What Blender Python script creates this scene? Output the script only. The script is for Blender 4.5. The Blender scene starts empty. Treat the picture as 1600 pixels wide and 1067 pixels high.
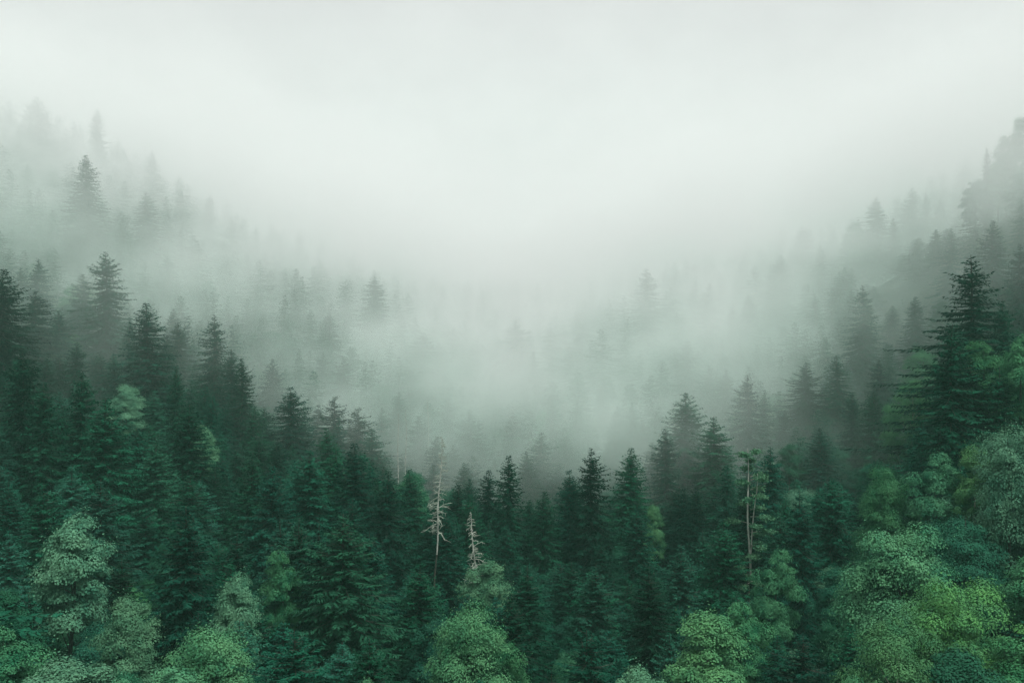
import bpy, math, random
import numpy as np
R = math.radians
sc = bpy.context.scene
COL = sc.collection

# ------------------------------------------------------------------ camera
F = 1422.0            # focal length in pixels of the 1600 px wide photograph
HX, HY = 800.0, 533.5
cd = bpy.data.cameras.new('camera'); cam = bpy.data.objects.new('camera', cd); COL.objects.link(cam)
cd.sensor_width = 36.0; cd.lens = 36.0 * F / 1600.0
cd.clip_start = 0.5; cd.clip_end = 6000
cam.location = (0, 0, 0); cam.rotation_euler = (R(90), 0, 0)
sc.camera = cam

# ------------------------------------------------------------------ sky and sun
SUN_EL, SUN_AZ = R(66), R(125)      # azimuth clockwise from +Y
w = bpy.data.worlds.new('World'); sc.world = w; w.use_nodes = True
nt = w.node_tree; nt.nodes.clear()
out = nt.nodes.new('ShaderNodeOutputWorld'); bg = nt.nodes.new('ShaderNodeBackground')
sky = nt.nodes.new('ShaderNodeTexSky'); sky.sky_type = 'NISHITA'; sky.sun_disc = False
sky.sun_elevation = SUN_EL; sky.sun_rotation = SUN_AZ
sky.air_density = 1.0; sky.dust_density = 4.0; sky.ozone_density = 1.0
hs = nt.nodes.new('ShaderNodeHueSaturation'); hs.inputs['Saturation'].default_value = 0.14
nt.links.new(sky.outputs[0], hs.inputs['Color'])
# cloud cover: a white layer, brighter towards the zenith as under an overcast sky
wtc = nt.nodes.new('ShaderNodeTexCoord'); wsx = nt.nodes.new('ShaderNodeSeparateXYZ'); nt.links.new(wtc.outputs['Generated'], wsx.inputs[0])
wmr = nt.nodes.new('ShaderNodeMapRange'); wmr.inputs[1].default_value = 0.0; wmr.inputs[2].default_value = 1.0; wmr.inputs[3].default_value = 6.0; wmr.inputs[4].default_value = 9.5
nt.links.new(wsx.outputs['Z'], wmr.inputs[0])
wvm = nt.nodes.new('ShaderNodeVectorMath'); wvm.operation = 'SCALE'; wvm.inputs[0].default_value = (1.0, 0.972, 0.988); nt.links.new(wmr.outputs[0], wvm.inputs['Scale'])
wmx = nt.nodes.new('ShaderNodeMix'); wmx.data_type = 'RGBA'; wmx.inputs[0].default_value = 0.75
nt.links.new(hs.outputs[0], wmx.inputs[6]); nt.links.new(wvm.outputs[0], wmx.inputs[7]); nt.links.new(wmx.outputs[2], bg.inputs['Color'])
bg.inputs['Strength'].default_value = 0.066
nt.links.new(bg.outputs[0], out.inputs[0])
sd = bpy.data.lights.new('sun', 'SUN'); sd.energy = 2.3; sd.angle = R(14); sd.color = (1.0, 0.985, 0.955)
sun = bpy.data.objects.new('sun', sd); COL.objects.link(sun)
sun.rotation_euler = (R(90) - SUN_EL, 0, R(180) - SUN_AZ)
sc.view_settings.view_transform = 'Standard'; sc.view_settings.look = 'None'
sc.view_settings.gamma = 1.0; sc.view_settings.use_curve_mapping = False
sc.view_settings.exposure = 0.76
cy = sc.cycles
cy.use_denoising = True
cy.max_bounces = 14; cy.diffuse_bounces = 2; cy.glossy_bounces = 1; cy.transmission_bounces = 2
cy.volume_bounces = 12; cy.transparent_max_bounces = 8
cy.volume_step_rate = 1.0; cy.volume_max_steps = 256
cy.sample_clamp_indirect = 8.0
cy.use_adaptive_sampling = True; cy.adaptive_threshold = 0.02

# ------------------------------------------------------------------ materials
def foliage(name, c1, c2, transl=0.25, scale=0.35, rand=0.35, rough=0.65):
    m = bpy.data.materials.new(name); m.use_nodes = True
    n = m.node_tree.nodes; l = m.node_tree.links; n.clear()
    o = n.new('ShaderNodeOutputMaterial')
    tc = n.new('ShaderNodeTexCoord'); oi = n.new('ShaderNodeObjectInfo')
    no = n.new('ShaderNodeTexNoise'); no.inputs['Scale'].default_value = scale
    no.inputs['Detail'].default_value = 3
    l.new(tc.outputs['Object'], no.inputs['Vector'])
    n2 = n.new('ShaderNodeTexNoise'); n2.inputs['Scale'].default_value = 1.2
    l.new(tc.outputs['Object'], n2.inputs['Vector'])
    mr = n.new('ShaderNodeMapRange'); mr.inputs[1].default_value = 0.28; mr.inputs[2].default_value = 0.76
    ad = n.new('ShaderNodeMath'); ad.operation = 'ADD'
    l.new(no.outputs['Fac'], ad.inputs[0])
    s2 = n.new('ShaderNodeMath'); s2.operation = 'MULTIPLY_ADD'; s2.inputs[1].default_value = 0.5; s2.inputs[2].default_value = -0.25
    l.new(n2.outputs['Fac'], s2.inputs[0]); l.new(s2.outputs[0], ad.inputs[1])
    l.new(ad.outputs[0], mr.inputs[0])
    mx = n.new('ShaderNodeMix'); mx.data_type = 'RGBA'
    mx.inputs[6].default_value = (*c1, 1); mx.inputs[7].default_value = (*c2, 1)
    l.new(mr.outputs[0], mx.inputs[0])
    hv = n.new('ShaderNodeHueSaturation')
    r1 = n.new('ShaderNodeMath'); r1.operation = 'MULTIPLY_ADD'; r1.inputs[1].default_value = rand * 2; r1.inputs[2].default_value = 1 - rand
    l.new(oi.outputs['Random'], r1.inputs[0]); l.new(r1.outputs[0], hv.inputs['Value'])
    r2 = n.new('ShaderNodeMath'); r2.operation = 'MULTIPLY_ADD'; r2.inputs[1].default_value = 7.31; r2.inputs[2].default_value = 0
    l.new(oi.outputs['Random'], r2.inputs[0])
    fr = n.new('ShaderNodeMath'); fr.operation = 'FRACT'; l.new(r2.outputs[0], fr.inputs[0])
    r3 = n.new('ShaderNodeMath'); r3.operation = 'MULTIPLY_ADD'; r3.inputs[1].default_value = 0.03; r3.inputs[2].default_value = 0.485
    l.new(fr.outputs[0], r3.inputs[0]); l.new(r3.outputs[0], hv.inputs['Hue'])
    l.new(mx.outputs[2], hv.inputs['Color'])
    p = n.new('ShaderNodeBsdfPrincipled'); p.inputs['Roughness'].default_value = rough
    p.inputs['Specular IOR Level'].default_value = 0.06
    l.new(hv.outputs[0], p.inputs['Base Color'])
    t = n.new('ShaderNodeBsdfTranslucent'); l.new(hv.outputs[0], t.inputs[0])
    ms = n.new('ShaderNodeMixShader'); ms.inputs[0].default_value = transl
    l.new(p.outputs[0], ms.inputs[1]); l.new(t.outputs[0], ms.inputs[2]); l.new(ms.outputs[0], o.inputs[0])
    return m
def solid(name, c1, c2, scale=2.0, rough=0.9, detail=5):
    m = bpy.data.materials.new(name); m.use_nodes = True
    n = m.node_tree.nodes; l = m.node_tree.links
    p = n['Principled BSDF']; p.inputs['Roughness'].default_value = rough
    tc = n.new('ShaderNodeTexCoord'); no = n.new('ShaderNodeTexNoise')
    no.inputs['Scale'].default_value = scale; no.inputs['Detail'].default_value = detail
    l.new(tc.outputs['Object'], no.inputs['Vector'])
    mr = n.new('ShaderNodeMapRange'); mr.inputs[1].default_value = 0.35; mr.inputs[2].default_value = 0.65
    l.new(no.outputs['Fac'], mr.inputs[0])
    mx = n.new('ShaderNodeMix'); mx.data_type = 'RGBA'
    mx.inputs[6].default_value = (*c1, 1); mx.inputs[7].default_value = (*c2, 1)
    l.new(mr.outputs[0], mx.inputs[0]); l.new(mx.outputs[2], p.inputs['Base Color'])
    return m
M_SPR = foliage('spruce_needles', (0.002, 0.027, 0.016), (0.009, 0.078, 0.043), 0.10, rough=.9, rand=.5)
M_SPRB = foliage('spruce_needles_light', (0.010, 0.062, 0.038), (0.024, 0.115, 0.068), 0.15, rough=.9)
M_DEC = {
    'green': foliage('leaves_green', (0.014, 0.11, 0.052), (0.070, 0.225, 0.100), 0.12, rand=0.15),
    'bright': foliage('leaves_bright', (0.028, 0.15, 0.054), (0.13, 0.31, 0.090), 0.14, rand=0.12),
    'pale': foliage('leaves_pale', (0.028, 0.125, 0.074), (0.12, 0.28, 0.16), 0.12, rand=0.12),
    'fresh': foliage('leaves_fresh', (0.020, 0.13, 0.060), (0.115, 0.31, 0.135), 0.12, rand=0.12),
    'yellow': foliage('leaves_yellow', (0.032, 0.14, 0.062), (0.095, 0.25, 0.10), 0.12, rand=0.12),
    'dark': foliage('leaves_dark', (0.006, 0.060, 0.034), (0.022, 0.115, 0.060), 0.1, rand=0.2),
}
M_BARK = solid('spruce_bark', (0.022, 0.028, 0.020), (0.055, 0.060, 0.045), 3)
M_BARKP = solid('pale_bark', (0.16, 0.16, 0.13), (0.36, 0.36, 0.31), 3)
M_DEAD = solid('bleached_dead_wood', (0.28, 0.31, 0.27), (0.50, 0.53, 0.47), 2)
M_LICH = solid('lichen_twigs', (0.24, 0.29, 0.23), (0.42, 0.48, 0.40), 2)
M_GROUND = solid('forest_floor', (0.006, 0.022, 0.012), (0.020, 0.042, 0.022), 0.15)
M_UNDER = foliage('undergrowth_leaves', (0.015, 0.06, 0.030), (0.035, 0.10, 0.05), 0.2, rand=0.1)

# ------------------------------------------------------------------ mesh helpers
def mesh_from(name, V, Q, T=None, mat=None, smooth=False):
    """V (n,3) vertices, Q (m,4) quads, T (k,3) triangles"""
    V = np.asarray(V, dtype=np.float32).reshape(-1, 3)
    Q = np.asarray(Q, dtype=np.int32).reshape(-1, 4) if Q is not None and len(Q) else np.zeros((0, 4), np.int32)
    T = np.asarray(T, dtype=np.int32).reshape(-1, 3) if T is not None and len(T) else np.zeros((0, 3), np.int32)
    me = bpy.data.meshes.new(name)
    me.vertices.add(len(V)); me.vertices.foreach_set('co', V.ravel())
    nl = Q.size + T.size
    me.loops.add(nl); me.loops.foreach_set('vertex_index', np.concatenate([Q.ravel(), T.ravel()]))
    me.polygons.add(len(Q) + len(T))
    st = np.concatenate([np.arange(len(Q)) * 4, Q.size + np.arange(len(T)) * 3]).astype(np.int32)
    me.polygons.foreach_set('loop_start', st)
    if smooth: me.polygons.foreach_set('use_smooth', np.ones(len(Q) + len(T), bool))
    me.update(calc_edges=True); me.validate()
    if mat: me.materials.append(mat)
    return me
class Tubes:
    def __init__(s): s.V = []; s.Q = []; s.n = 0
    def add(s, pts, rad, k=5):
        pts = [np.array(p, float) for p in pts]; m = len(pts)
        for i, p in enumerate(pts):
            d = pts[min(i + 1, m - 1)] - pts[max(i - 1, 0)]; d /= (np.linalg.norm(d) + 1e-9)
            a = np.cross(d, (0.31, 0.95, 0.05)) if abs(d[2]) > .7 else np.cross(d, (0, 0, 1.)); a /= (np.linalg.norm(a) + 1e-9)
            b = np.cross(d, a)
            for j in range(k):
                t = 2 * math.pi * j / k
                s.V.append(p + (a * math.cos(t) + b * math.sin(t)) * rad[i])
        for i in range(m - 1):
            for j in range(k):
                s.Q.append((s.n + i * k + j, s.n + i * k + (j + 1) % k, s.n + (i + 1) * k + (j + 1) % k, s.n + (i + 1) * k + j))
        s.n += m * k
    def mesh(s, name, mat): return mesh_from(name, s.V, s.Q, None, mat, True)
def kites(P, D, W, L, wd, nrm=None):
    """leaf/twig kites: base P, direction D, width dir W, length L, width wd -> V,Q"""
    n = len(P)
    L = L[:, None]; wd = wd[:, None]
    a = P; b = P + D * L * 0.5 + W * wd * 0.5; c = P + D * L; d = P + D * L * 0.5 - W * wd * 0.5
    V = np.stack([a, b, c, d], 1).reshape(-1, 3)
    Q = np.arange(4 * n).reshape(n, 4)
    return V, Q
def unit(a): return a / (np.linalg.norm(a, axis=-1, keepdims=True) + 1e-9)

# ------------------------------------------------------------------ spruce
def spruce_meshes(seed, H=26.0, RAD=3.7, low=0.10, lev=0.37, step=0.25, ragged=0.25, power=0.85, droop=0.28, mat=None, gap=0.0, tw=0.19, simple=False):
    rg = np.random.RandomState(seed)
    tb = Tubes()
    ph = rg.uniform(0, 6.28, 2)
    def ax(z): return np.array([0.12 * math.sin(z * .35 + ph[0]), 0.12 * math.sin(z * .31 + ph[1]), z])
    zs = np.linspace(0, H, 12)
    tb.add([ax(z) for z in zs], [0.34 * H / 26 * (1 - z / H) ** 0.8 + 0.03 for z in zs], 7)
    Ps = []; Ds = []; Ws = []; Ls = []; Wd = []
    z = low * H
    side = rg.uniform(0, 6.28); sidew = rg.uniform(0.0, 0.22)
    while z < H * 0.99:
        t = z / H
        rr = RAD * ((1 - t) / (1 - low)) ** power
        rr *= min(1.0, .42 + .58 * (1 - t) / .13)      # thin, tapering leader
        if t < 0.25: rr *= 0.7 + 0.3 * (t - low) / max(0.25 - low, .01)
        k = int(rg.randint(5, 8)) if t < 0.93 else 4
        a0 = rg.uniform(0, 6.28)
        wob = 1 + rg.normal(0, ragged * .4)
        for j in range(k):
            if rg.rand() < gap: continue
            az = a0 + j * 6.2832 / k + rg.normal(0, .22)
            L = rr * wob * max(0.35, 1 + rg.normal(0, ragged)) * (1 + sidew * math.cos(az - side)) + 0.15
            up = 0.55 * max(0, (t - 0.7) / 0.3) - droop * (1 - t) * 0.9
            m = max(2, int(L / step))
            s = (np.arange(m) + rg.uniform(0, 1, m) * .8) / m
            ca, sa = math.cos(az), math.sin(az)
            base = ax(min(z + rg.normal(0, .26), H * .995))
            # droops from the trunk and turns up again at the tip
            zz = L * (up * s - droop * 1.1 * s * (1 - 0.75 * s)) + 0.0
            C = base + np.stack([ca * L * s, sa * L * s, zz], 1)
            if not simple and L > 0.9:
                q = [0, .35, .7, 1.0]
                tb.add([base + np.array([ca * L * v, sa * L * v, L * (up * v - droop * 1.1 * v * (1 - .75 * v))]) for v in q[:3]], [0.05, .035, .015], 3)
            tang = np.array([ca, sa, up - droop * .3])
            lat = np.array([-sa, ca, 0.0])
            tw_len = (0.33 + 0.32 * L * (1 - s) * (0.35 + s)) * rg.uniform(.7, 1.25, m)
            for sg in (-1, 1, 0):
                if sg == 0:
                    # hanging and forward twigs along the spine
                    D = unit(tang * 0.7 + np.array([0, 0, -0.55]) * rg.uniform(.2, 1.4, (m, 1)) + rg.normal(0, .25, (m, 3)))
                    ln = rg.uniform(.3, .62, m) * (1.0 if L > 1 else .7)
                else:
                    D = unit(tang * rg.uniform(.5, 1.0, (m, 1)) + lat * sg + np.array([0, 0, -0.28]) * rg.uniform(0, 1.6, (m, 1)) + rg.normal(0, .12, (m, 3)))
                    ln = tw_len
                W = unit(np.cross(D, rg.normal(0, .45, (m, 3)) + np.array([0, 0, 1.])))
                Ps.append(C); Ds.append(D); Ws.append(W); Ls.append(ln); Wd.append(tw * rg.uniform(.75, 1.4, m) * (0.6 + .4 * np.minimum(ln, 1)))
        z += lev * rg.uniform(.7, 1.25) * (0.65 + 0.35 * (1 - t))
    P = np.concatenate(Ps); D = np.concatenate(Ds); W = np.concatenate(Ws); L = np.concatenate(Ls); wd = np.concatenate(Wd)
    V, Q = kites(P, D, W, L, wd)
    return tb.mesh('spruce_trunk', M_BARK), mesh_from('spruce_crown', V, Q, None, mat or M_SPR), (V, Q, tb)

# ------------------------------------------------------------------ broadleaf trees
def broad_meshes(seed, H=18.0, W=5.0, low=0.14, ntuft=230, leaf=0.155, per=440, shelf=0.0, mat=None, bark=None, tuft=1.05, lumps=12, conic=0.0):
    rg = np.random.RandomState(seed)
    tb = Tubes()
    lean = rg.normal(0, .03, 2)
    def ax(z): return np.array([lean[0] * z + .15 * math.sin(z * .4 + seed), lean[1] * z + .15 * math.cos(z * .33 + seed), z])
    tb.add([ax(z) for z in np.linspace(0, H * .9, 9)], [0.24 * H / 18 * (1 - v) ** .8 + .02 for v in np.linspace(0, 1, 9)], 7)
    bd = unit(rg.normal(0, 1, (lumps, 3))); bd[:, 2] = np.abs(bd[:, 2]) * .9 - .15; bd = unit(bd)
    ba = rg.uniform(-.55, .45, lumps); bk = rg.uniform(5, 16, lumps)
    zc = (low + 1) / 2 * H; rz = (1 - low) / 2 * H
    def sh0(d): a = math.atan2(d[1], d[0]); return .5 * math.sin(a * 2 + seed) + .4 * math.sin(a * 5 + seed * 2)
    C = []
    while len(C) < ntuft:
        d = unit(rg.normal(0, 1, 3))
        if d[2] < -.55 and rg.rand() < .7: continue
        m = 1 + float((ba * np.exp(bk * (bd @ d - 1))).sum())
        m = max(.45, m)
        r = m * rg.uniform(.25, 1.0) ** .45
        p = np.array([d[0] * W * r, d[1] * W * r, d[2] * rz * min(r, 1.08)])
        t = (p[2] + rz) / (2 * rz)
        k = (1 - conic * max(0, t - .25)) * (1.12 - .25 * t)
        p[0] *= k; p[1] *= k
        z = zc + p[2]
        if shelf: z = z * (1 - shelf) + shelf * ((round(z / 1.9 + sh0(d)) - sh0(d)) * 1.9) - .10 * math.hypot(p[0], p[1]) * shelf
        c = ax(z); c[0] += p[0]; c[1] += p[1]
        C.append((c, tuft * rg.uniform(.5, 1.6) * W / 4.6, d))
    for i in range(0, len(C), 7):
        c = C[i][0]; b0 = ax(max(low * H * .8, c[2] - .5 * math.hypot(c[0], c[1]) - .8))
        tb.add([b0, (b0 + c) / 2 + np.array([0, 0, -.1]), c], [.06, .04, .02], 4)
    Ps = []; Ns = []; S = []
    for c, r, d in C:
        n = int(per * rg.uniform(.8, 1.2) * (r / (tuft * W / 4.6)) ** 1.6) + 30
        u = unit(rg.normal(0, 1, (n, 3)))
        rad = rg.uniform(.3, 1.0, n) ** .5
        fl = .62 - .25 * bool(shelf)
        q = c + u * rad[:, None] * r * np.array([1.2, 1.2, fl])
        # tuft is a dome: its rim hangs
        q[:, 2] -= .35 * ((q[:, 0] - c[0]) ** 2 + (q[:, 1] - c[1]) ** 2) / r
        so = rg.rand(n) < .06
        q[so] += (d + rg.normal(0, .5, (so.sum(), 3))) * r * rg.uniform(.2, .6, (so.sum(), 1))
        Ps.append(q)
        Ns.append(unit(u * .9 + d * .25 + np.array([0, 0, .45]) + rg.normal(0, .17, (n, 3))))
        S.append(leaf * rg.uniform(.55, 1.4, n))
    P = np.concatenate(Ps); N = np.concatenate(Ns); S = np.concatenate(S)
    D = unit(np.cross(N, rg.normal(0, 1, N.shape))); Wv = np.cross(N, D)
    V, Q = kites(P - D * S[:, None] * .5, D, Wv, S, S * .78)
    return tb.mesh('tree_trunk', bark or M_BARK), mesh_from('tree_crown', V, Q, None, mat or M_DEC['green'])

# ------------------------------------------------------------------ dead snags
def snag_parts(seed, H=20.0, RAD=1.6, low=.35, n=70, thick=.2):
    """lower trunk in bark, bleached bare top, twigs"""
    rg = np.random.RandomState(seed); tb = Tubes(); tp = Tubes(); br = Tubes(); parts = []
    def ax(v): z = v * H; return np.array([.10 * math.sin(z * .7 + seed), .1 * math.cos(z * .5), z])
    def rd(v): return thick * (1 - v) ** .7 + .03
    cut = low - .08
    tb.add([ax(v) for v in np.linspace(0, cut, 7)], [rd(v) for v in np.linspace(0, cut, 7)], 6)
    tp.add([ax(v) for v in np.linspace(cut, 1, 9)], [rd(v) for v in np.linspace(cut, 1, 9)], 6)
    parts += [('trunk', tb.mesh('snag_trunk', M_BARK)), ('bare_top', tp.mesh('snag_top', M_DEAD))]
    for i in range(n):
        t = low + (1 - low) * (i + rg.rand()) / n
        az = rg.uniform(0, 6.28); L = RAD * (1.05 - t) / (1.05 - low) * rg.uniform(.3, 1.2) + .2
        d = np.array([math.cos(az), math.sin(az), rg.normal(-.15, .25)])
        b = ax(t); e = b + d * L; m = (b + e) / 2 + np.array([0, 0, .08 * L])
        br.add([b, m, e], [.05, .035, .015], 3)
        if n < 30:
            parts.append(('branch', br.mesh('snag_branch', M_DEAD))); br = Tubes(); continue
        for k in range(4):
            f = rg.uniform(.3, 1); q = b + d * L * f
            br.add([q, q + unit(d + rg.normal(0, .8, 3)) * L * .4], [.03, .01], 3)
    if n >= 30: parts.append(('twigs', br.mesh('snag_twigs', M_LICH)))
    return parts

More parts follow.
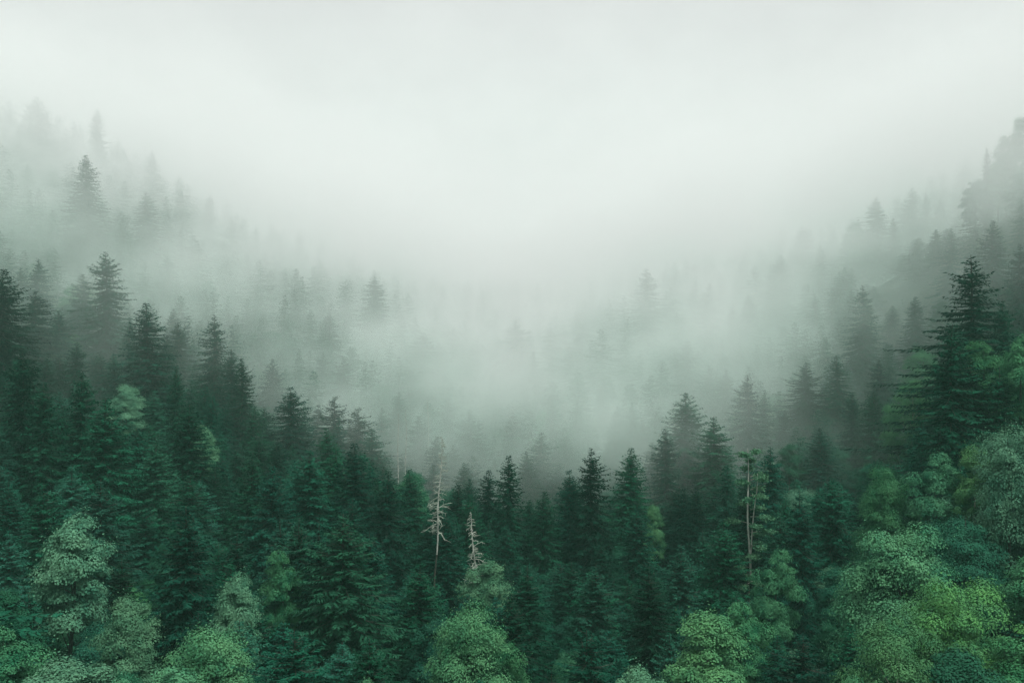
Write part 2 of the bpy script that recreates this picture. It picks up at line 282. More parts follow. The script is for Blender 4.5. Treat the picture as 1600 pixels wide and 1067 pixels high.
# ------------------------------------------------------------------ trees one can tell apart in the photograph
# kind, u, v, D, H, show, var, wide, label, short
LM = [
# --- bottom row of pale and bright broadleaf crowns
('pale',105,787,84,17,150,0,0.7,'tall pale-topped broadleaf tree standing alone against dark spruces at lower left','tall pale broadleaf tree'),
('pale',208,917,75,14,120,1,0.46,'small pale broadleaf tree between the tall pale broadleaf and the dark lower-left spruce','small pale broadleaf tree'),
('pale',366,882,76,14,90,1,0.43,'pale broadleaf tree in layered tiers just above the bright lower-left crown','tiered pale broadleaf tree'),
('fresh',345,965,63,13,100,0,0.9,'bright green broadleaf crown at the bottom edge in the left quarter','bright lower-left crown'),
('fresh',272,1022,60,11,45,1,0.55,'low bright green crown hugging the left flank of the bright lower-left crown',None),
('pale',108,1020,61,12,47,0,0.68,'low pale crown cut by the bottom edge below the tall pale broadleaf',None),
('green',183,1045,60,11,22,1,0.4,'lowest green crown tip, right beside the low pale crown at bottom left',None),
('green',0,958,64,14,110,0,0.55,'green broadleaf tree cut off by the left edge at the bottom corner','green left-corner tree'),
('dark',14,908,76,15,60,1,0.5,'dull broadleaf tree on the left edge above the green corner tree',None),
('fresh',718,933,72,15,134,1,0.88,'broad bright-tipped tree at the bottom centre in front of tall dark spruces','broad bottom-centre tree'),
('green',778,960,75,14,107,1,0.42,'narrow green tree pressed against the right side of the broad bottom-centre tree',None),
('yellow',574,1054,60,11,14,0,0.25,'tiny pale yellow crown tip poking up from the bottom edge left of centre',None),
('yellow',1108,950,72,15,117,0,0.68,'yellow-green broadleaf crown at the bottom right of centre','yellow-green crown'),
('pale',1003,1030,62,12,37,1,0.45,'low pale crown at the bottom edge left of the yellow-green crown',None),
('green',1213,842,90,18,120,1,0.45,'slender light-topped broadleaf tree with foliage stepping down to the left','slender light-topped tree'),
('green',1163,925,82,15,80,0,0.45,'lower light green tree leaning out beneath the slender light-topped one',None),
('fresh',1398,803,82,19,190,0,1.15,'large rounded green broadleaf tree at the lower right','large rounded tree'),
('bright',1512,895,69,16,120,1,0.95,'brightest green spreading tree with flat layered boughs at the lower right','brightest spreading tree'),
('yellow',1400,985,62,13,82,0,0.75,'yellow-green low tree with long sprays at the lower right bottom edge','low yellow-green tree'),
('green',1335,1040,60,11,27,1,0.4,'small spray of green crown at the bottom edge left of the low yellow-green tree',None),
('dark',1515,1003,61,12,64,0,0.62,'dull dark broadleaf crown at the bottom below the brightest spreading tree',None),
('green',1600,985,64,14,82,1,0.6,'green crown cut by the right edge in the bottom corner',None),
('green',1385,735,104,19,70,0,0.75,'broadleaf tree behind and above the large rounded tree','tree behind the rounded one'),
('green',1462,692,102,19,90,1,0.62,'green broadleaf tree with separate tufts below the darkest spruce','tufted green tree'),
('yellow',1525,690,99,19,70,0,0.5,'yellowish birch with a thin white trunk showing at the right','yellowish birch'),
('pale',1585,645,93,22,190,0,0.98,'big pale grey-green broadleaf tree on the right edge above the brightest tree','big pale right-edge tree'),
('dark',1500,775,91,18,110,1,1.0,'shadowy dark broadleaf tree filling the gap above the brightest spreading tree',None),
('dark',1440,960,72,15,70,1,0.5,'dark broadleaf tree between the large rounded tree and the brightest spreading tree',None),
# --- dark near spruces
('spruce',290,790,86,25,170,0,.90,'tall dark spruce with a fine pointed tip between two pale lower-left broadleafs','tall lower-left spruce'),
('spruce',370,832,96,23,50,1,.85,'slim dark spruce rising directly behind the tiered pale broadleaf',None),
('spruce',45,925,79,21,100,3,.8,'narrow dark spruce left of the low pale crown near the left edge',None),
('spruce',68,757,106,24,90,2,.9,'dark spruce behind the left shoulder of the tall pale broadleaf tree',None),
('spruce',190,872,90,22,50,3,.8,'dim slim spruce between the tall pale broadleaf and the tall lower-left spruce',None),
('green',441,843,90,18,110,1,0.4,'columnar dull green broadleaf tree among spruces left of the bottom centre','columnar broadleaf tree'),
('spruce',538,803,86,25,200,6,1.1,'big shaggy spruce filling the space above the tiny yellow crown tip','big shaggy spruce'),
('spruce',498,815,90,23,90,3,.8,'slim spruce tip just left of the big shaggy spruce',None),
('spruce',578,830,92,23,90,4,.85,'spruce whose tip stands just right of the big shaggy spruce',None),
('spruce',655,880,92,22,80,2,.9,'dark spruce behind the left side of the broad bottom-centre tree',None),
('pale',757,862,106,16,75,1,0.6,'misty pale layered tree below the small leaning dead top in the centre','misty pale layered tree'),
('spruce',930,880,96,22,110,6,.9,'spruce with lighter tips below the three pointed centre spruces',None),
('spruce',1015,885,94,22,110,0,.9,'dark spruce left of and above the yellow-green crown',None),
('spruce',1064,850,104,23,100,6,.85,'greyish light-tipped spruce between the centre group and the slender light-topped tree',None),
('spruce',1130,815,108,24,110,2,.95,'broad dark spruce just left of the half-dead tree foot',None),
('spruce',1250,766,104,25,110,3,.8,'very dark narrow spruce right of the slender light-topped tree','very dark narrow spruce'),
('spruce',1300,745,112,25,90,4,.9,'dark spruce between the narrow dark one and the large rounded tree',None),
# --- mid slope, left
('spruce',425,727,120,25,90,0,.95,'dark pointed spruce at the centre of the left lower slope','centre-left dark spruce'),
('spruce',483,703,126,25,90,2,1.0,'broad dark spruce with light tips right of the centre-left dark spruce',None),
('spruce',555,693,130,25,90,5,1.0,'blackish spruce against the first pale mist left of the bleached dead tree','blackish spruce'),
('spruce',607,735,126,24,80,1,.95,'dark spruce between the blackish one and the bleached dead tree',None),
('spruce',128,580,138,26,130,1,.85,'dark spruce in front of the pale yellowish tree on the left slope','left-slope dark spruce'),
('spruce',164,622,126,26,130,0,1.0,'dark full spruce right below the pale yellowish tree on the left slope',None),
('spruce',68,597,134,26,90,3,.85,'narrow dark spruce near the left edge at mid height',None),
('spruce',36,548,142,26,80,4,.9,'ragged dark spruce close to the left edge, above the narrow one',None),
('spruce',276,570,158,22,60,3,.6,'very thin spruce spire right below the big dark left-slope cone','thin spruce spire'),
('spruce',296,632,142,26,110,0,1.0,'dark spruce right of the pale yellowish tree at the left',None),
('pale',203,592,160,19,80,0,0.58,'pale yellowish broadleaf tree among dark spruces on the left slope','pale yellowish tree'),
('pale',322,655,150,17,60,1,0.5,'patchy pale tree just right of the dark spruce beside the yellowish one',None),
('spruce',230,474,176,28,140,5,1.15,'dense dark cone-shaped spruce standing clear against mist on the left slope','dense dark cone spruce'),
('spruce',335,492,190,26,110,1,.95,'misty spruce right of the dense dark cone spruce','misty left-slope spruce'),
('spruce',362,545,184,24,70,3,.85,'lower spruce tight against the right side of the misty left-slope spruce',None),
('spruce',378,560,176,24,80,5,.8,'darker small spruce, the rightmost of the misty trio on the left slope',None),
('spruce',455,605,172,25,90,2,1.1,'wide dark spruce fading into mist above the centre-left slope',None),
('spruce',425,560,200,24,60,0,.9,'dim spruce in mist between the misty trio and the wide fading one',None),
('spruce',515,488,285,26,60,5,1.0,'faint smudge of spruce in the mist left of the faint spire',None),
('spruce',4,420,172,28,130,0,1.1,'dark spruce cut by the left edge in the upper half','left-edge upper spruce'),
('spruce',60,404,235,26,90,1,1.0,'greyish round-topped spruce in mist near the left edge',None),
('spruce',55,455,195,26,110,2,1.0,'dark misty spruce below the greyish round-topped one',None),
('spruce',166,394,215,30,160,4,.95,'tall misty spruce with spreading tips on the upper left slope','tall misty upper-left spruce'),
('spruce',130,428,226,26,90,0,.9,'misty spruce pressed against the left side of the tall misty one',None),
# --- far left, fading
('spruce',122,346,300,26,70,3,.85,'very pale slim spruce above the tall misty upper-left spruce',None),
('spruce',134,243,305,30,80,5,1.05,'small clear grey spruce high on the upper left slope','small clear grey spruce'),
('spruce',58,150,375,34,110,0,1.15,'topmost faint spruce near the upper left corner','topmost left spruce'),
('spruce',152,170,385,30,60,3,.85,'faint thin spruce right of the topmost left spruce',None),
('spruce',238,235,385,30,60,1,.9,'barely visible spruce on the misty upper left ridge',None),
('spruce',228,300,330,32,110,1,1.1,'grey spruce silhouette below the misty upper left ridge','grey ridge-side spruce'),
('spruce',328,303,395,30,70,3,.9,'barely visible spruce in mist right of the grey ridge-side spruce',None),
('spruce',468,360,400,30,60,3,.8,'last faint spruce spire where the left slope dissolves into cloud',None),
('spruce',585,430,330,32,110,1,1.05,'faint spire of a spruce in the mist left of the centre','faint spire left of centre'),
# --- centre
('spruce',794,712,142,24,110,5,.85,'spruce with flat boughs standing alone in mist left of the pointed trio','lone centre spruce'),
('spruce',850,767,140,22,120,0,.85,'lowest spruce of the dark central group, on its left','leftmost central spruce'),
('spruce',890,735,142,24,120,2,.85,'second spruce of the dark central group, between the lowest and tallest',None),
('spruce',924,700,140,26,150,1,.90,'tallest pointed spruce of the dark central group','tallest central spruce'),
('spruce',985,700,150,26,110,5,.95,'broad misty spruce right of the tallest central spruce','broad misty central spruce'),
('spruce',995,790,126,23,120,0,.85,'dark spruce in front of the broad misty central spruce',None),
('yellow',1022,785,140,17,50,0,0.34,'small yellowish tree glowing in the centre between two dark spruces','small yellowish tree'),
('spruce',1070,613,168,29,150,0,1.1,'large cone-shaped spruce against the mist right of the centre','large right-centre cone spruce'),
('spruce',1040,668,160,25,100,3,.9,'lower spruce attached to the left side of the large right-centre cone',None),
('spruce',1168,585,186,28,120,1,.95,'misty spruce with a knobby top right of the large cone spruce','knobby-topped misty spruce'),
('spruce',1115,650,160,24,80,6,1.1,'rounded hazy spruce between the large cone and the knobby-topped one',None),
('spruce',660,520,295,28,110,2,1.5,'broad blurred tree shape in the mist above the pale dead trunks','broad blurred tree shape'),
('spruce',805,500,310,28,110,6,1.4,'broad dim tree shape in the mist above the lone centre spruce',None),
('spruce',1010,418,335,34,130,1,1.0,'tall faint spruce alone in thick cloud right of the centre','tall faint cloud spruce'),
('spruce',1074,530,280,28,90,3,1.0,'dim slim spruce in the mist above the large cone spruce',None),
('spruce',735,640,200,22,60,4,1.1,'dim ragged spruce behind the bleached dead tree',None),
# --- right slope
('spruce',1487,506,118,27,200,1,1.0,'darkest spruce, nearly black and ragged, on the right slope','darkest spruce'),
('spruce',1518,560,119,26,160,0,1.0,'blackish spruce joined to the right side of the darkest one',None),
('spruce',1562,572,117,25,120,3,.9,'dark narrow spruce between the darkest pair and the right edge',None),
('spruce',1517,398,150,33,120,7,1.05,'tall layered spruce standing highest in front of the mist on the right slope','tall layered spruce'),
('spruce',1567,468,152,28,80,7,.75,'slimmer jagged spruce right of the tall layered spruce',None),
('green',1598,505,118,24,110,0,0.7,'green-tinged dark tree cut by the right edge beside the dark spruces',None),
('spruce',1440,662,128,24,90,3,.9,'dark spruce at the left foot of the darkest pair',None),
('spruce',1365,610,178,27,110,1,1.0,'dark spruce with a blunt top in thin mist on the right slope','blunt-topped dark spruce'),
('spruce',1332,612,184,24,60,3,.8,'narrow spruce beside the left of the blunt-topped dark one',None),
('spruce',1308,556,212,27,90,5,.95,'hazy spruce above and left of the blunt-topped dark one',None),
('spruce',1282,668,164,25,90,0,.95,'dark spruce low in the mist right of the half-dead tree',None),
('yellow',1425,600,162,19,90,0,0.75,'yellowish-green hazy broadleaf tree left of the darkest spruce','hazy yellowish tree'),
('green',1535,520,135,20,50,1,0.7,'hazy green broadleaf tree behind the gap between the dark right spruces',None),
('green',1440,545,205,19,50,0,1.0,'hazy broadleaf crown between the misty right-slope spruces and the darkest one',None),
('spruce',1348,446,245,31,120,1,.9,'faint spruce with thin spreading boughs on the misty right slope','thin-boughed faint spruce'),
('spruce',1430,463,240,28,80,0,.85,'small grey spruce left of the tall layered spruce',None),
('spruce',1395,478,262,28,60,5,1.0,'pale round spruce between the thin-boughed one and the small grey one',None),
('spruce',1594,382,203,28,90,1,.9,'pale grey spruce cut by the right edge above the tall layered one',None),
('spruce',1551,345,222,30,80,5,.95,'faint spruce high above the tall layered spruce',None),
('spruce',1170,460,310,28,80,5,1.0,'pale pointed spruce low on the right ridge line',None),
('spruce',1145,477,315,26,60,1,.9,'pale spruce just left of the lowest pointed one on the ridge',None),
('spruce',1220,398,335,32,110,0,1.0,'pale ridge spruce at the left end of the right ridge','left end ridge spruce'),
('spruce',1252,355,370,34,90,2,1.1,'taller very pale spruce right of the left-end ridge spruce',None),
('spruce',1282,382,350,28,50,3,.8,'small pale tip between two pale ridge spruces and a round crown',None),
('green',1335,350,360,26,70,0,1.2,'pale rounded tree crown just left of the sharp ridge spruce',None),
('spruce',1369,308,355,36,140,1,1.0,'sharp pointed tall spruce on the misty right ridge','sharp ridge spruce'),
('spruce',1396,340,350,30,60,3,.7,'narrow spruce directly right of the sharp ridge spruce',None),
('spruce',1425,294,385,32,80,5,1.1,'round-shouldered ridge spruce right of the sharp one',None),
('spruce',1447,302,380,28,50,3,.8,'small spruce tip beside the round-shouldered ridge spruce',None),
('spruce',1470,310,375,28,50,0,.8,'faint low spruce tip below the climbing right ridge',None),
('spruce',1505,262,380,30,70,2,1.1,'faint broad spruce where the right ridge climbs to the corner',None),
('spruce',1542,229,268,18,30,3,.5,'thin dark spire leaning out at the top of the right ridge','thin ridge spire'),
('green',1600,186,262,25,80,0,1.0,'big dark rounded crown on the right edge at the top of the ridge','big dark ridge crown'),
('dark',1606,250,250,22,60,0,1.0,'darkest rounded crown under the big ridge crown on the right edge',None),
('green',1560,255,266,24,60,0,.85,'hazy rounded crown between the thin ridge spire and the right edge',None),
('green',1572,215,268,22,50,0,.85,'pale rounded crown leaning on the left side of the big ridge crown',None),
('dark',1525,268,268,20,50,0,.8,'hazy rounded crown left of and under the thin ridge spire',None),
]
# dead trees: u, v, D, H, radius, low, n, lean, label
SN = [
(688,682,118,27,1.7,.60,80,.05,'bleached white dead tree with bare twigs rising in the centre left'),
(736,797,112,22,1.8,.60,70,-.10,'small grey dead treetop leaning left, between the bleached tree and the lone spruce'),
(622,645,168,22,.5,.55,16,.0,'pale bare trunk in mist, left of a thin pair above the bleached tree'),
(634,640,168,23,.5,.55,16,.0,'pale bare trunk in mist, right one of a thin pair'),
(669,622,185,24,.9,.60,20,.0,'short pale broken trunk in mist just above the bleached dead tree'),
]

# ------------------------------------------------------------------ terrain: height from control points (column, row of the tree tops, distance, tree height)
CP = []
def cp(D, rows, Ht=24.0):
    for u, v in rows: CP.append(((u - HX) / F * D, D, (HY - v) / F * D - Ht))
cp(70, [(-100, 960), (100, 1000), (400, 990), (700, 1000), (1000, 1060), (1200, 1000), (1450, 930), (1700, 880)], 21)
cp(100, [(-100, 760), (200, 800), (500, 830), (800, 860), (1000, 880), (1200, 860), (1400, 790), (1560, 660), (1720, 600)], 23)
cp(140, [(-100, 570), (60, 610), (200, 640), (400, 700), (600, 730), (800, 780), (950, 740), (1200, 700), (1400, 610), (1520, 500), (1700, 440)])
cp(200, [(-100, 430), (60, 470), (230, 500), (400, 560), (600, 650), (800, 700), (1000, 650), (1170, 600), (1310, 570), (1450, 500), (1700, 400)])
cp(270, [(-100, 340), (165, 400), (300, 440), (500, 510), (700, 580), (830, 600), (1000, 560), (1200, 520), (1350, 455), (1550, 305), (1640, 200), (1750, 140)])
cp(340, [(-100, 220), (130, 260), (230, 305), (470, 400), (600, 460), (830, 510), (1010, 450), (1215, 405), (1370, 325), (1540, 240), (1750, 130)])
cp(420, [(-100, 110), (55, 160), (235, 240), (330, 300), (470, 365), (700, 430), (900, 430), (1100, 375), (1250, 355), (1420, 290), (1600, 185), (1800, 90)])
cp(520, [(-100, 210), (200, 330), (500, 440), (800, 470), (1100, 440), (1400, 370), (1700, 210)])
for u_, v_, D_ in ((1540, 250, 262), (1575, 215, 262), (1605, 195, 262), (1640, 170, 262), (1700, 140, 262), (1600, 250, 246), (1660, 220, 246), (1500, 280, 280)):
    for q_ in (0, 1, 2): CP.append(((u_ - HX) / F * D_ + q_ * 2, D_ + q_ * 2, (HY - v_) / F * D_ - 20))
for x in (-160, -60, 0, 60, 160): CP.append((x, 0.0, -2.2)); CP.append((x, 22, -26)); CP.append((x, 45, -40))
for x in (-160, 0, 160): CP.append((x, -60.0, 18.0))
for k_, u_, v_, D_, H_, *_r in LM: CP.append(((u_ - HX) / F * D_, D_, (HY - v_) / F * D_ - H_))
CPa = np.array(CP) + np.random.RandomState(1).normal(0, .01, (len(CP), 3))
def _phi(r): return np.sqrt(r * r + 12.0 ** 2)
_A = _phi(np.linalg.norm(CPa[:, None, :2] - CPa[None, :, :2], axis=-1)) - np.eye(len(CPa)) * 25.0
_w = np.linalg.solve(_A, CPa[:, 2] - CPa[:, 2].mean())
def ground(x, y):
    x = np.atleast_1d(np.asarray(x, float)); y = np.atleast_1d(np.asarray(y, float))
    o = np.zeros(x.shape)
    for i, (cx, cy_, _) in enumerate(CPa): o += _w[i] * _phi(np.hypot(x - cx, y - cy_))
    o += CPa[:, 2].mean()
    return o
def g1(x, y): return float(ground(x, y)[0])
def soft(x, lim): return lim * np.tanh(x / lim)
gx = np.sign(np.linspace(-1, 1, 161)) * np.abs(np.linspace(-1, 1, 161)) ** 1.6 * 900
gy = np.concatenate([np.linspace(-500, -60, 12)[:-1], np.linspace(-60, 480, 109), np.linspace(490, 1200, 20)])
XX, YY = np.meshgrid(gx, gy)
cxx = np.clip(XX, -420, 420); cyy = np.clip(YY, -90, 560)
ZZ = ground(cxx.ravel(), cyy.ravel()).reshape(XX.shape)
ZZ = np.clip(ZZ, -75, 150)
rgt = np.random.RandomState(5)
ZZ += 0.5 * np.sin(XX * .21 + YY * .13) + .5 * np.sin(YY * .29 - XX * .17)
ny_, nx_ = XX.shape
idx = np.arange(nx_ * ny_).reshape(ny_, nx_)
Qg = np.stack([idx[:-1, :-1], idx[:-1, 1:], idx[1:, 1:], idx[1:, :-1]], -1).reshape(-1, 4)
gm = mesh_from('ground', np.stack([XX, YY, ZZ], -1).reshape(-1, 3), Qg, None, M_GROUND, True)
go = bpy.data.objects.new('ground', gm); COL.objects.link(go); go['kind'] = 'structure'; go['label'] = 'steep forest floor of the valley sides'
LOWEST = float(ZZ.min())

# ------------------------------------------------------------------ things
def thing(name, label, cat, x, y, z, rot, s, group, parts, sz=None, lean=(0, 0)):
    e = bpy.data.objects.new(name, None); COL.objects.link(e)
    e.empty_display_size = .5
    e.location = (x, y, z); e.rotation_euler = (lean[0], lean[1], rot)
    e.scale = (s, s, sz or s)
    e['label'] = label; e['category'] = cat
    if group: e['group'] = group
    for pn, me in parts:
        o = bpy.data.objects.new(pn, me); COL.objects.link(o); o.parent = e
    return e
SPR = []
specs = [  # seed, radius, power, ragged, droop, gap, material
    (11, 6.3, .60, .20, .30, .00, M_SPR), (12, 5.6, .62, .26, .34, .02, M_SPR), (13, 7.2, .66, .18, .26, .00, M_SPR),
    (14, 5.0, .58, .26, .36, .02, M_SPR), (15, 6.4, .60, .28, .32, .02, M_SPR), (16, 6.4, .64, .16, .28, .00, M_SPR),
    (17, 6.0, .60, .26, .30, .00, M_SPRB), (18, 8.2, .85, .32, .18, .06, M_SPR),
    (19, 5.4, .75, .36, .36, .08, M_SPRB), (20, 6.8, .60, .40, .30, .10, M_SPR)]
for sp in specs:
    a, b, _ = spruce_meshes(sp[0], 26.0, sp[1] * 1.10, power=sp[2], ragged=sp[3], droop=sp[4], gap=sp[5], mat=sp[6])
    SPR.append((a, b))
BRD = {}
def brd(kind, k, **kw):
    BRD.setdefault(kind, []).append(broad_meshes(k, mat=M_DEC[kind.split('_')[0]], **kw))
BW = {}
for kd_, sd_, sh_ in (('green', 31, .45), ('pale', 33, .5), ('bright', 35, .75), ('fresh', 44, .6), ('yellow', 37, .4), ('dark', 38, .4)):
    brd(kd_, sd_, W=4.9, ntuft=150, low=.22, shelf=sh_, bark=M_BARKP if kd_ == 'yellow' else None)
    brd(kd_, sd_ + 20, W=2.7, ntuft=90, low=.42, shelf=sh_ * .6, conic=.3, tuft=1.35, lumps=10, per=360, bark=M_BARKP if kd_ == 'yellow' else None)
    BW[kd_] = (4.9, 2.7)

PLACED = []    # x, y, footprint radius
INFO = []      # landmark info for labels: (obj, px, py, short)
def world(u, v, D): return ((u - HX) / F * D, D, (HY - v) / F * D)

def put(kind, u, v, D, Ht, label, short=None, var=0, wide=1.0, rot=None, name=None):
    x, y, zt = world(u, v, D)
    rot = (u * .37 + v * .11) % 6.28 if rot is None else rot
    if kind == 'spruce':
        # stand it on the ground: the top stays, the base reaches down to the slope
        zg = g1(x, y) - .3; Hn = max(14, min(42, zt - zg)); s = Hn / 26.0
        o = thing('spruce_tree', label, 'spruce', x, y, zt - Hn, rot, s * wide * (Ht / Hn) ** .5, 'spruces on the misty slopes',
                  [('trunk', SPR[var][0]), ('crown', SPR[var][1])], sz=s)
        rad = 3.6 * s * wide
    else:
        tr = 4.7 * wide; vi = 1 if tr < 3.3 else 0; ms = BRD[kind][vi]
        zg = g1(x, y) - .3; Hn = max(9, zt - zg)
        o = thing(name or 'broadleaf_tree', label, 'broadleaf tree', x, y, zt - Hn, rot, tr / BW[kind][vi], 'broadleaf trees among the spruces',
                  [('trunk', ms[0]), ('crown', ms[1])], sz=Hn / 18)
        s = 1
        rad = 4.3 * s * wide
    PLACED.append((x, y, rad * .8)); INFO.append((o, u, v, short, D, kind, zt))
    return o

for k_, u_, v_, D_, H_, sh_, va_, wi_, la_, so_ in LM:
    put(k_, u_, v_, D_, H_, la_, so_, va_, wi_)
for i, (u, v, D, Ht, rad, low, n, lean, la) in enumerate(SN):
    x, y, zt = world(u, v, D)
    o = thing('dead_tree', la, 'dead tree', x - lean * Ht, y, zt - Ht, .3 * i, 1.0, 'bleached dead trees', snag_parts(60 + i, Ht, rad, low, n, thick=.13))
    o.rotation_euler[1] = lean
    zg = g1(x, y); o.scale[2] = max(.8, (zt - zg + .3) / Ht); o.location[2] = zt - Ht * o.scale[2]
    PLACED.append((x, y, 2.0))
# the half-dead tree: a pale bare stem with a few leafy boughs
x, y, zt = world(1170, 700, 110)
Hh = zt - g1(x, y) + .3
tb = Tubes(); tlow = Tubes()
tlow.add([np.array([.1 * math.sin(v * 9), 0, Hh * v]) for v in np.linspace(0, .52, 6)], [.2, .19, .18, .17, .16, .15], 6)
for off, top, th in ((0, 1.0, .10), (1.1, .90, .05)):
    tb.add([np.array([off * max(0, min(1, (v - .55) * 3.5)) - 1.2 * v * v * .6 + .5 * v + .12 * math.sin(v * 15), 0, Hh * v]) for v in np.linspace(.5, top, 12)], [th * (1 - v) ** .6 + .03 for v in np.linspace(0, .98, 12)], 6)
rg = np.random.RandomState(77); bo = Tubes(); cl = []
for i in range(26):
    t = .45 + .54 * (i + rg.rand()) / 26; az = rg.uniform(0, 6.28); L = (1.3 - t) * rg.uniform(2.0, 4.2)
    b = np.array([.2, 0, t * Hh]); e = b + np.array([math.cos(az) * L, math.sin(az) * L, rg.uniform(-.1, .35) * L])
    bo.add([b, (b + e) / 2 + np.array([0, 0, .1]), e], [.05, .035, .015], 3); cl.append((e, .75)); cl.append(((b + 2 * e) / 3, .6))
Pq = []
for c, r in cl:
    Pq.append(c + unit(rg.normal(0, 1, (170, 3))) * rg.uniform(.2, 1, (170, 1)) * r * np.array([1.2, 1.2, .5]))
Pq = np.concatenate(Pq); N = unit(rg.normal(0, .6, Pq.shape) + np.array([0, 0, 1])); Dq = unit(np.cross(N, rg.normal(0, 1, N.shape)))
S = .26 * rg.uniform(.6, 1.3, len(Pq))
V, Q = kites(Pq, Dq, np.cross(N, Dq), S, S * .75)
thing('half_dead_tree', 'half-dead tree with a bare pale forked trunk and sparse leaves right of the centre', 'tree', x, y, zt - Hh, 0, 1, None,
      [('trunk', tlow.mesh('half_dead_trunk', M_BARK)), ('bare_stem', tb.mesh('half_dead_stem', M_DEAD)), ('branch', bo.mesh('half_dead_branch', M_BARKP)), ('crown', mesh_from('half_dead_crown', V, Q, None, M_DEC['pale']))])
PLACED.append((x, y, 3.0))


# ------------------------------------------------------------------ the rest of the forest
rf = random.Random(4)
cand = []
for _ in range(80000):
    D = 56 + (470 - 56) * rf.random() ** .8
    u = rf.uniform(-300, 1900)
    cand.append(((u - HX) / F * D, D))
pts = [(a, b, r) for a, b, r in PLACED]
cell = {}
def ck(x, y): return (int(math.floor(x / 10)), int(math.floor(y / 10)))
for a, b, r in pts: cell.setdefault(ck(a, b), []).append((a, b, r))
acc = []
for x, y in cand:
    sp = (3.3 + max(0, 120 - y) * .012) if y < 180 else 4.0 + (y - 180) * .022
    cx, cy2 = ck(x, y); ok = True
    for i in (-1, 0, 1):
        for j in (-1, 0, 1):
            for a, b, r in cell.get((cx + i, cy2 + j), ()):
                if (a - x) ** 2 + (b - y) ** 2 < (min(r, 3.0) + sp * .8) ** 2: ok = False; break
            if not ok: break
        if not ok: break
    if not ok: continue
    cell.setdefault((cx, cy2), []).append((x, y, sp * .8)); acc.append((x, y))
zg_ = ground([a for a, b in acc], [b for a, b in acc])
fill = []
for (x, y), zg in zip(acc, zg_):
    Ht = rf.uniform(15, 25) if y < 300 else rf.uniform(19, 27)
    u = HX + x / y * F
    pb = .16 + (.22 if u > 1200 and y < 170 else 0) + (.1 if y < 95 else 0)
    kind = 'broad' if rf.random() < pb else 'spruce'
    if kind == 'broad': Ht *= .78
    half = (2.6 if kind == 'spruce' else 3.2) * F / y
    v = HY - (zg + Ht) / y * F
    lim = v
    for k_, u_, v_, D_, H_, sh_, *_r in LM:
        if D_ > y - 4 and abs(u - u_) < half + (18 if k_ == 'spruce' else 30):
            ex = 0 if kind == 'broad' else -.25 * abs(u - u_)
            lim = max(lim, v_ + sh_ + ex * 1.0)
        elif D_ <= y < D_ + 30 and abs(u - u_) < 30 and (k_ == 'spruce'):
            # nothing behind a landmark rises above its tip
            lim = max(lim, v_ + 14)
    for (u_, v_, D_, *_r) in SN + [(1172, 700, 110)]:
        if D_ > y - 4 and abs(u - u_) < half + 12: lim = max(lim, v_ + (95 if D_ < 150 else 60))
    if lim > v: v = lim; Ht = (HY - v) * y / F - zg
    if Ht < 6.5: continue
    fill.append([y, x, zg, Ht, kind, u, v])
fill.sort()
# leave out what nearer trees hide completely: a skyline per column, swept front to back
sky_ = [2000.0] * 520
def cols(u, hw): return range(max(0, int((u - hw + 500) / 5)), min(519, int((u + hw + 500) / 5)) + 1)
ev = [(f[0], 0, f) for f in fill] + [(i[4], 1, i) for i in INFO]
ev.sort(key=lambda e: (e[0], e[1]))
keep = []
for D, t, f in ev:
    if t == 0:
        y, x, zg, Ht, kind, u, v = f
        hw = (1.6 if kind == 'spruce' else 3.0) * F / y
        vis = max((sky_[c] - v) for c in cols(u, hw * .5))
        if vis < 6 * 100 / y: continue
        keep.append((vis * hw, f))
        tall = Ht * F / y
    else:
        o, u, v, _s, _d, kd, zt = f; hw = (3 if kd == 'spruce' else 4) * F / D; tall = 24 * F / D
    for c in cols(u, hw):
        du = abs(c * 5 - 500 - u) / max(hw, 1)
        sky_[c] = min(sky_[c], v + du * tall * .42 + tall * .10)
nsp = sum(1 for i in INFO if i[5] == 'spruce'); nbr = len(INFO) - nsp
inside = [k for k in keep if -30 < k[1][5] < 1630]
inside.sort(key=lambda k: -k[0])
indiv = set(); cs, cb = 298 - nsp, 290 - nbr
for sc_, f in inside:
    if f[4] == 'spruce' and cs > 0 and f[0] < 300: indiv.add(id(f)); cs -= 1
    elif f[4] == 'broad' and cb > 0 and f[0] < 300: indiv.add(id(f)); cb -= 1
print('fill', len(fill), 'kept', len(keep), 'individual', len(indiv), 'spruce left', cs, 'broad left', cb)
LAND = [(i[1], i[2], i[3]) for i in INFO if i[3]] + [(688, 697, 'bleached dead tree'), (1172, 700, 'half-dead tree')]
used = {}
def auto_label(kind, y, u, v, Ht):
    u_, v_, nm = min(LAND, key=lambda q: math.hypot(q[0] - u, (q[1] - v) * .8))
    dx, dy = u - u_, v - v_
    ang = math.degrees(math.atan2(-dy, dx)) % 360
    dr = ['right of', 'upper right of', 'above', 'upper left of', 'left of', 'lower left of', 'below', 'lower right of'][int((ang + 22.5) // 45) % 8]
    tone = 'dark' if y < 130 else ('hazy' if y < 200 else ('misty' if y < 270 else 'faint'))
    size = 'short' if Ht < 12 else ('tall' if Ht > 21 else 'mid-sized')
    what = 'spruce' if kind == 'spruce' else 'broadleaf tree'
    key = (what, dr, nm)
    used.setdefault(key, []).append(math.hypot(dx, dy))
    return key, '%s %s %s' % (tone, size, what), math.hypot(dx, dy)
far_spr = None
todo = []
farQ = []
for sc_, f in keep:
    y, x, zg, Ht, kind, u, v = f
    if id(f) in indiv:
        todo.append((f, auto_label(kind, y, u, v, Ht)))
    else: farQ.append(f)
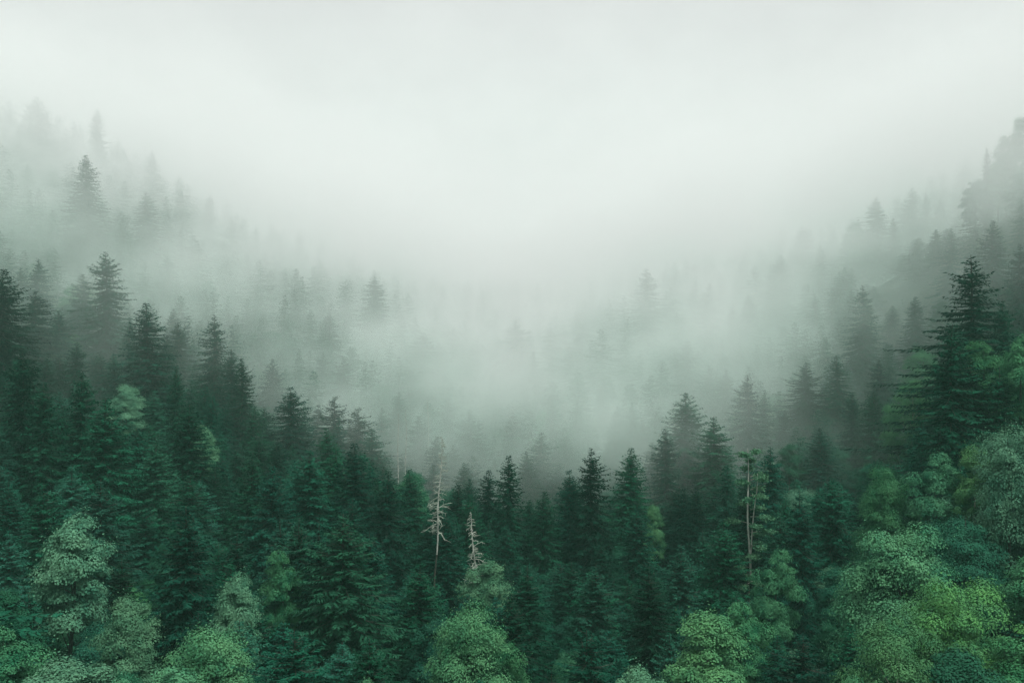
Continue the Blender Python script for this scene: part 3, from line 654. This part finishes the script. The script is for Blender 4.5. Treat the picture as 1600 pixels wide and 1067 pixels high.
ORD = ['nearest', 'second', 'third', 'fourth', 'fifth', 'sixth', 'seventh', 'eighth', 'ninth', 'tenth', 'eleventh', 'twelfth', 'thirteenth', 'fourteenth', 'fifteenth', 'sixteenth', 'seventeenth', 'eighteenth', 'nineteenth', 'twentieth']
for f, (key, desc, dist) in todo:
    y, x, zg, Ht, kind, u, v = f
    rk = sorted(used[key]).index(dist)
    what, dr, nm = key
    if len(used[key]) == 1: lab = '%s, the only one %s the %s' % (desc, dr, nm)
    else: lab = '%s, %s %s the %s' % (desc, ORD[min(rk, 19)] + ' out', dr, nm)
    if rk == 0 and len(used[key]) > 1: lab = '%s, the nearest %s the %s' % (desc, dr, nm)
    if kind == 'spruce':
        va = rf.choice([0, 1, 2, 3, 4, 5, 6, 6, 8, 9]); Hn = Ht + .4; s = Hn / 26
        wd = max(s, .62) * rf.uniform(.8, 1.05)
        thing('spruce_tree', lab, 'spruce', x, y, zg - .4, rf.uniform(0, 6.28), wd, 'spruces on the misty slopes', [('trunk', SPR[va][0]), ('crown', SPR[va][1])], sz=s, lean=(rf.gauss(0, .025), rf.gauss(0, .025)))
    else:
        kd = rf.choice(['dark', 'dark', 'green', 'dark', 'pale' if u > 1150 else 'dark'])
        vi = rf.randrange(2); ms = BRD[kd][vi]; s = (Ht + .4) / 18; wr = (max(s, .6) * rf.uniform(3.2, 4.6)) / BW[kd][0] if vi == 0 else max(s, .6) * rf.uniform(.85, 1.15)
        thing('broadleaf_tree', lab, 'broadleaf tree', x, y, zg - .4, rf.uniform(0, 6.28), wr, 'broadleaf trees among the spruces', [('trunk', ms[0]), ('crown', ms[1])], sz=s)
# the far and half-hidden remainder of the forest: one mass of simpler trees
bases = []
for sd_ in range(5):
    _a, _b, (V, Q, tb_) = spruce_meshes(90 + sd_, 26, 5.6 + .3 * sd_, power=.64, lev=.75, step=.55, tw=.36, simple=True, ragged=.28)
    bases.append((V, Q)); bpy.data.meshes.remove(_a); bpy.data.meshes.remove(_b)
VV = []; QQ = []; n0 = 0
for f in farQ:
    y, x, zg, Ht, kind, u, v = f
    V, Q = bases[rf.randrange(5)]
    a = rf.uniform(0, 6.28); s = (Ht + .4) / 26; wsc = 1.15 * max(s, .7) * (1.25 if kind == 'broad' else 1)
    ca, sa = math.cos(a) * wsc, math.sin(a) * wsc
    Vn = np.stack([V[:, 0] * ca - V[:, 1] * sa + x, V[:, 0] * sa + V[:, 1] * ca + y, V[:, 2] * s + zg - .4], 1)
    VV.append(Vn.astype(np.float32)); QQ.append(Q + n0); n0 += len(V)
if VV:
    fo = bpy.data.objects.new('distant_forest', mesh_from('distant_forest', np.concatenate(VV), np.concatenate(QQ), None, M_SPR)); COL.objects.link(fo)
    fo['kind'] = 'stuff'; fo['label'] = 'mass of further spruces melting into the mist on the slopes'; fo['category'] = 'forest'
# undergrowth between the trunks
ru = np.random.RandomState(3)
n = 90000
uy = 50 + 260 * ru.rand(n) ** 1.1; ux = (ru.uniform(-120, 1720, n) - HX) / F * uy
uz = ground(ux, uy)
P = np.stack([ux, uy, uz + ru.rand(n) ** 1.5 * 2.2], 1)
N = unit(ru.normal(0, .5, P.shape) + np.array([0, 0, 1])); D_ = unit(np.cross(N, ru.normal(0, 1, N.shape))); S = ru.uniform(.25, .6, n)
V, Q = kites(P, D_, np.cross(N, D_), S, S * .7)
uo = bpy.data.objects.new('undergrowth', mesh_from('undergrowth', V, Q, None, M_UNDER)); COL.objects.link(uo)
uo['kind'] = 'stuff'; uo['label'] = 'low leafy undergrowth on the forest floor'; uo['category'] = 'undergrowth'


# ------------------------------------------------------------------ the air
def box(name, x0, x1, y0, y1, z0, z1, mat):
    V = [(x, y, z) for z in (z0, z1) for y in (y0, y1) for x in (x0, x1)]
    Q = [(0, 2, 3, 1), (4, 5, 7, 6), (0, 1, 5, 4), (2, 6, 7, 3), (0, 4, 6, 2), (1, 3, 7, 5)]
    o = bpy.data.objects.new(name, mesh_from(name, V, Q, None, mat)); COL.objects.link(o); return o
def vol(name, dens, col, aniso=0.0):
    m = bpy.data.materials.new(name); m.use_nodes = True
    n = m.node_tree.nodes; l = m.node_tree.links; n.clear()
    o = n.new('ShaderNodeOutputMaterial'); p = n.new('ShaderNodeVolumePrincipled')
    p.inputs['Color'].default_value = (*col, 1); p.inputs['Density'].default_value = dens
    p.inputs['Anisotropy'].default_value = aniso
    l.new(p.outputs[0], o.inputs['Volume']); return m, n, l, p
HZ = vol('haze_air', 0.00028, (0.45, 0.95, 0.76))[0]
hz = box('haze', -905, 905, -505, 1205, LOWEST - 1, 165, HZ)
hz['kind'] = 'stuff'; hz['label'] = 'pale damp air filling the whole valley'
# drifting cloud that hangs in the upper valley
MM, n, l, p = vol('drifting_mist', 0.01, (0.928, 0.970, 0.953))
tc = n.new('ShaderNodeTexCoord'); sx = n.new('ShaderNodeSeparateXYZ'); l.new(tc.outputs['Object'], sx.inputs[0])
def mr(src, a, b, c, d, smooth=True):
    q = n.new('ShaderNodeMapRange'); q.interpolation_type = 'SMOOTHSTEP' if smooth else 'LINEAR'
    q.inputs[1].default_value = a; q.inputs[2].default_value = b; q.inputs[3].default_value = c; q.inputs[4].default_value = d
    l.new(src, q.inputs[0]); return q.outputs[0]
def ma(op, a, b, c=None):
    q = n.new('ShaderNodeMath'); q.operation = op
    for i, s_ in enumerate((a, b) if c is None else (a, b, c)):
        if isinstance(s_, (int, float)): q.inputs[i].default_value = s_
        else: l.new(s_, q.inputs[i])
    return q.outputs[0]
no = n.new('ShaderNodeTexNoise'); no.inputs['Scale'].default_value = 0.024; no.inputs['Detail'].default_value = 3.0; no.inputs['Roughness'].default_value = .55
mp = n.new('ShaderNodeMapping'); mp.inputs['Scale'].default_value = (1, .7, 1.4); mp.inputs['Location'].default_value = (13, 5, 2)
l.new(tc.outputs['Object'], mp.inputs[0]); l.new(mp.outputs[0], no.inputs['Vector'])
nf = n.new('ShaderNodeTexNoise'); nf.inputs['Scale'].default_value = 0.075; nf.inputs['Detail'].default_value = 2.0; l.new(mp.outputs[0], nf.inputs['Vector'])
nmix = ma('ADD', no.outputs['Fac'], ma('MULTIPLY', ma('SUBTRACT', nf.outputs['Fac'], .5), .38))
wisp = mr(nmix, .34, .68, .25, 1.8)
ry = ma('ADD', mr(sx.outputs['Y'], 165, 320, 0.0, .92), mr(sx.outputs['Y'], 134, 180, 0.0, .16))
ab = ma('ABSOLUTE', sx.outputs['X'], 0)
hh = ma('ADD', ma('SUBTRACT', sx.outputs['Z'], ma('MULTIPLY', ab, .35)), ma('MULTIPLY', ma('SUBTRACT', nmix, .5), 70))
hi = mr(hh, 25, 80, 1.0, .12)
cmx = n.new('ShaderNodeMix'); cmx.data_type = 'RGBA'; cmx.inputs[6].default_value = (.82, .965, .90, 1); cmx.inputs[7].default_value = (.962, .964, .965, 1)  # low mist greener: light bounced off the forest put into its colour
l.new(mr(hh, -30, 22, 0.0, 1.0), cmx.inputs[0]); l.new(cmx.outputs[2], p.inputs['Color'])
far = ma('MULTIPLY', mr(sx.outputs['Y'], 250, 400, 0.0, .014), mr(ab, 40, 150, 1.0, .25))
dens = ma('MULTIPLY', hi, ma('ADD', ma('MULTIPLY', ma('MULTIPLY', ry, wisp), .0098), far))
# banks of thicker mist: column, row, distance, half-sizes in metres, density
for bu, bv, bD, rx, ry_, rz, bdn in (
        (870, 625, 172, 38, 20, 30, .034), (570, 600, 190, 34, 18, 18, .024), (1270, 520, 222, 36, 18, 18, .009),
        (300, 445, 226, 34, 18, 14, .014), (80, 350, 262, 30, 20, 12, .007), (150, 190, 330, 70, 40, 40, .010), (1000, 540, 205, 36, 18, 18, .012), (720, 640, 176, 26, 14, 16, .016), (1590, 240, 236, 30, 18, 24, .022)):
    bx, by, bz = world(bu, bv, bD)
    mb = n.new('ShaderNodeMapping'); mb.vector_type = 'POINT'
    mb.inputs['Scale'].default_value = (1 / rx, 1 / ry_, 1 / rz); mb.inputs['Location'].default_value = (-bx / rx, -by / ry_, -bz / rz)
    l.new(tc.outputs['Object'], mb.inputs[0])
    ln = n.new('ShaderNodeVectorMath'); ln.operation = 'LENGTH'; l.new(mb.outputs[0], ln.inputs[0])
    g = mr(ln.outputs['Value'], 0.15, 1.35, 1.0, 0.0)
    dens = ma('ADD', dens, ma('MULTIPLY', ma('MULTIPLY', g, wisp), bdn))
l.new(dens, p.inputs['Density'])
mist = box('mist', -420, 420, 130, 640, LOWEST - .5, 160, MM)
mist['kind'] = 'stuff'; mist['label'] = 'pale drifting mist hanging in the upper valley'
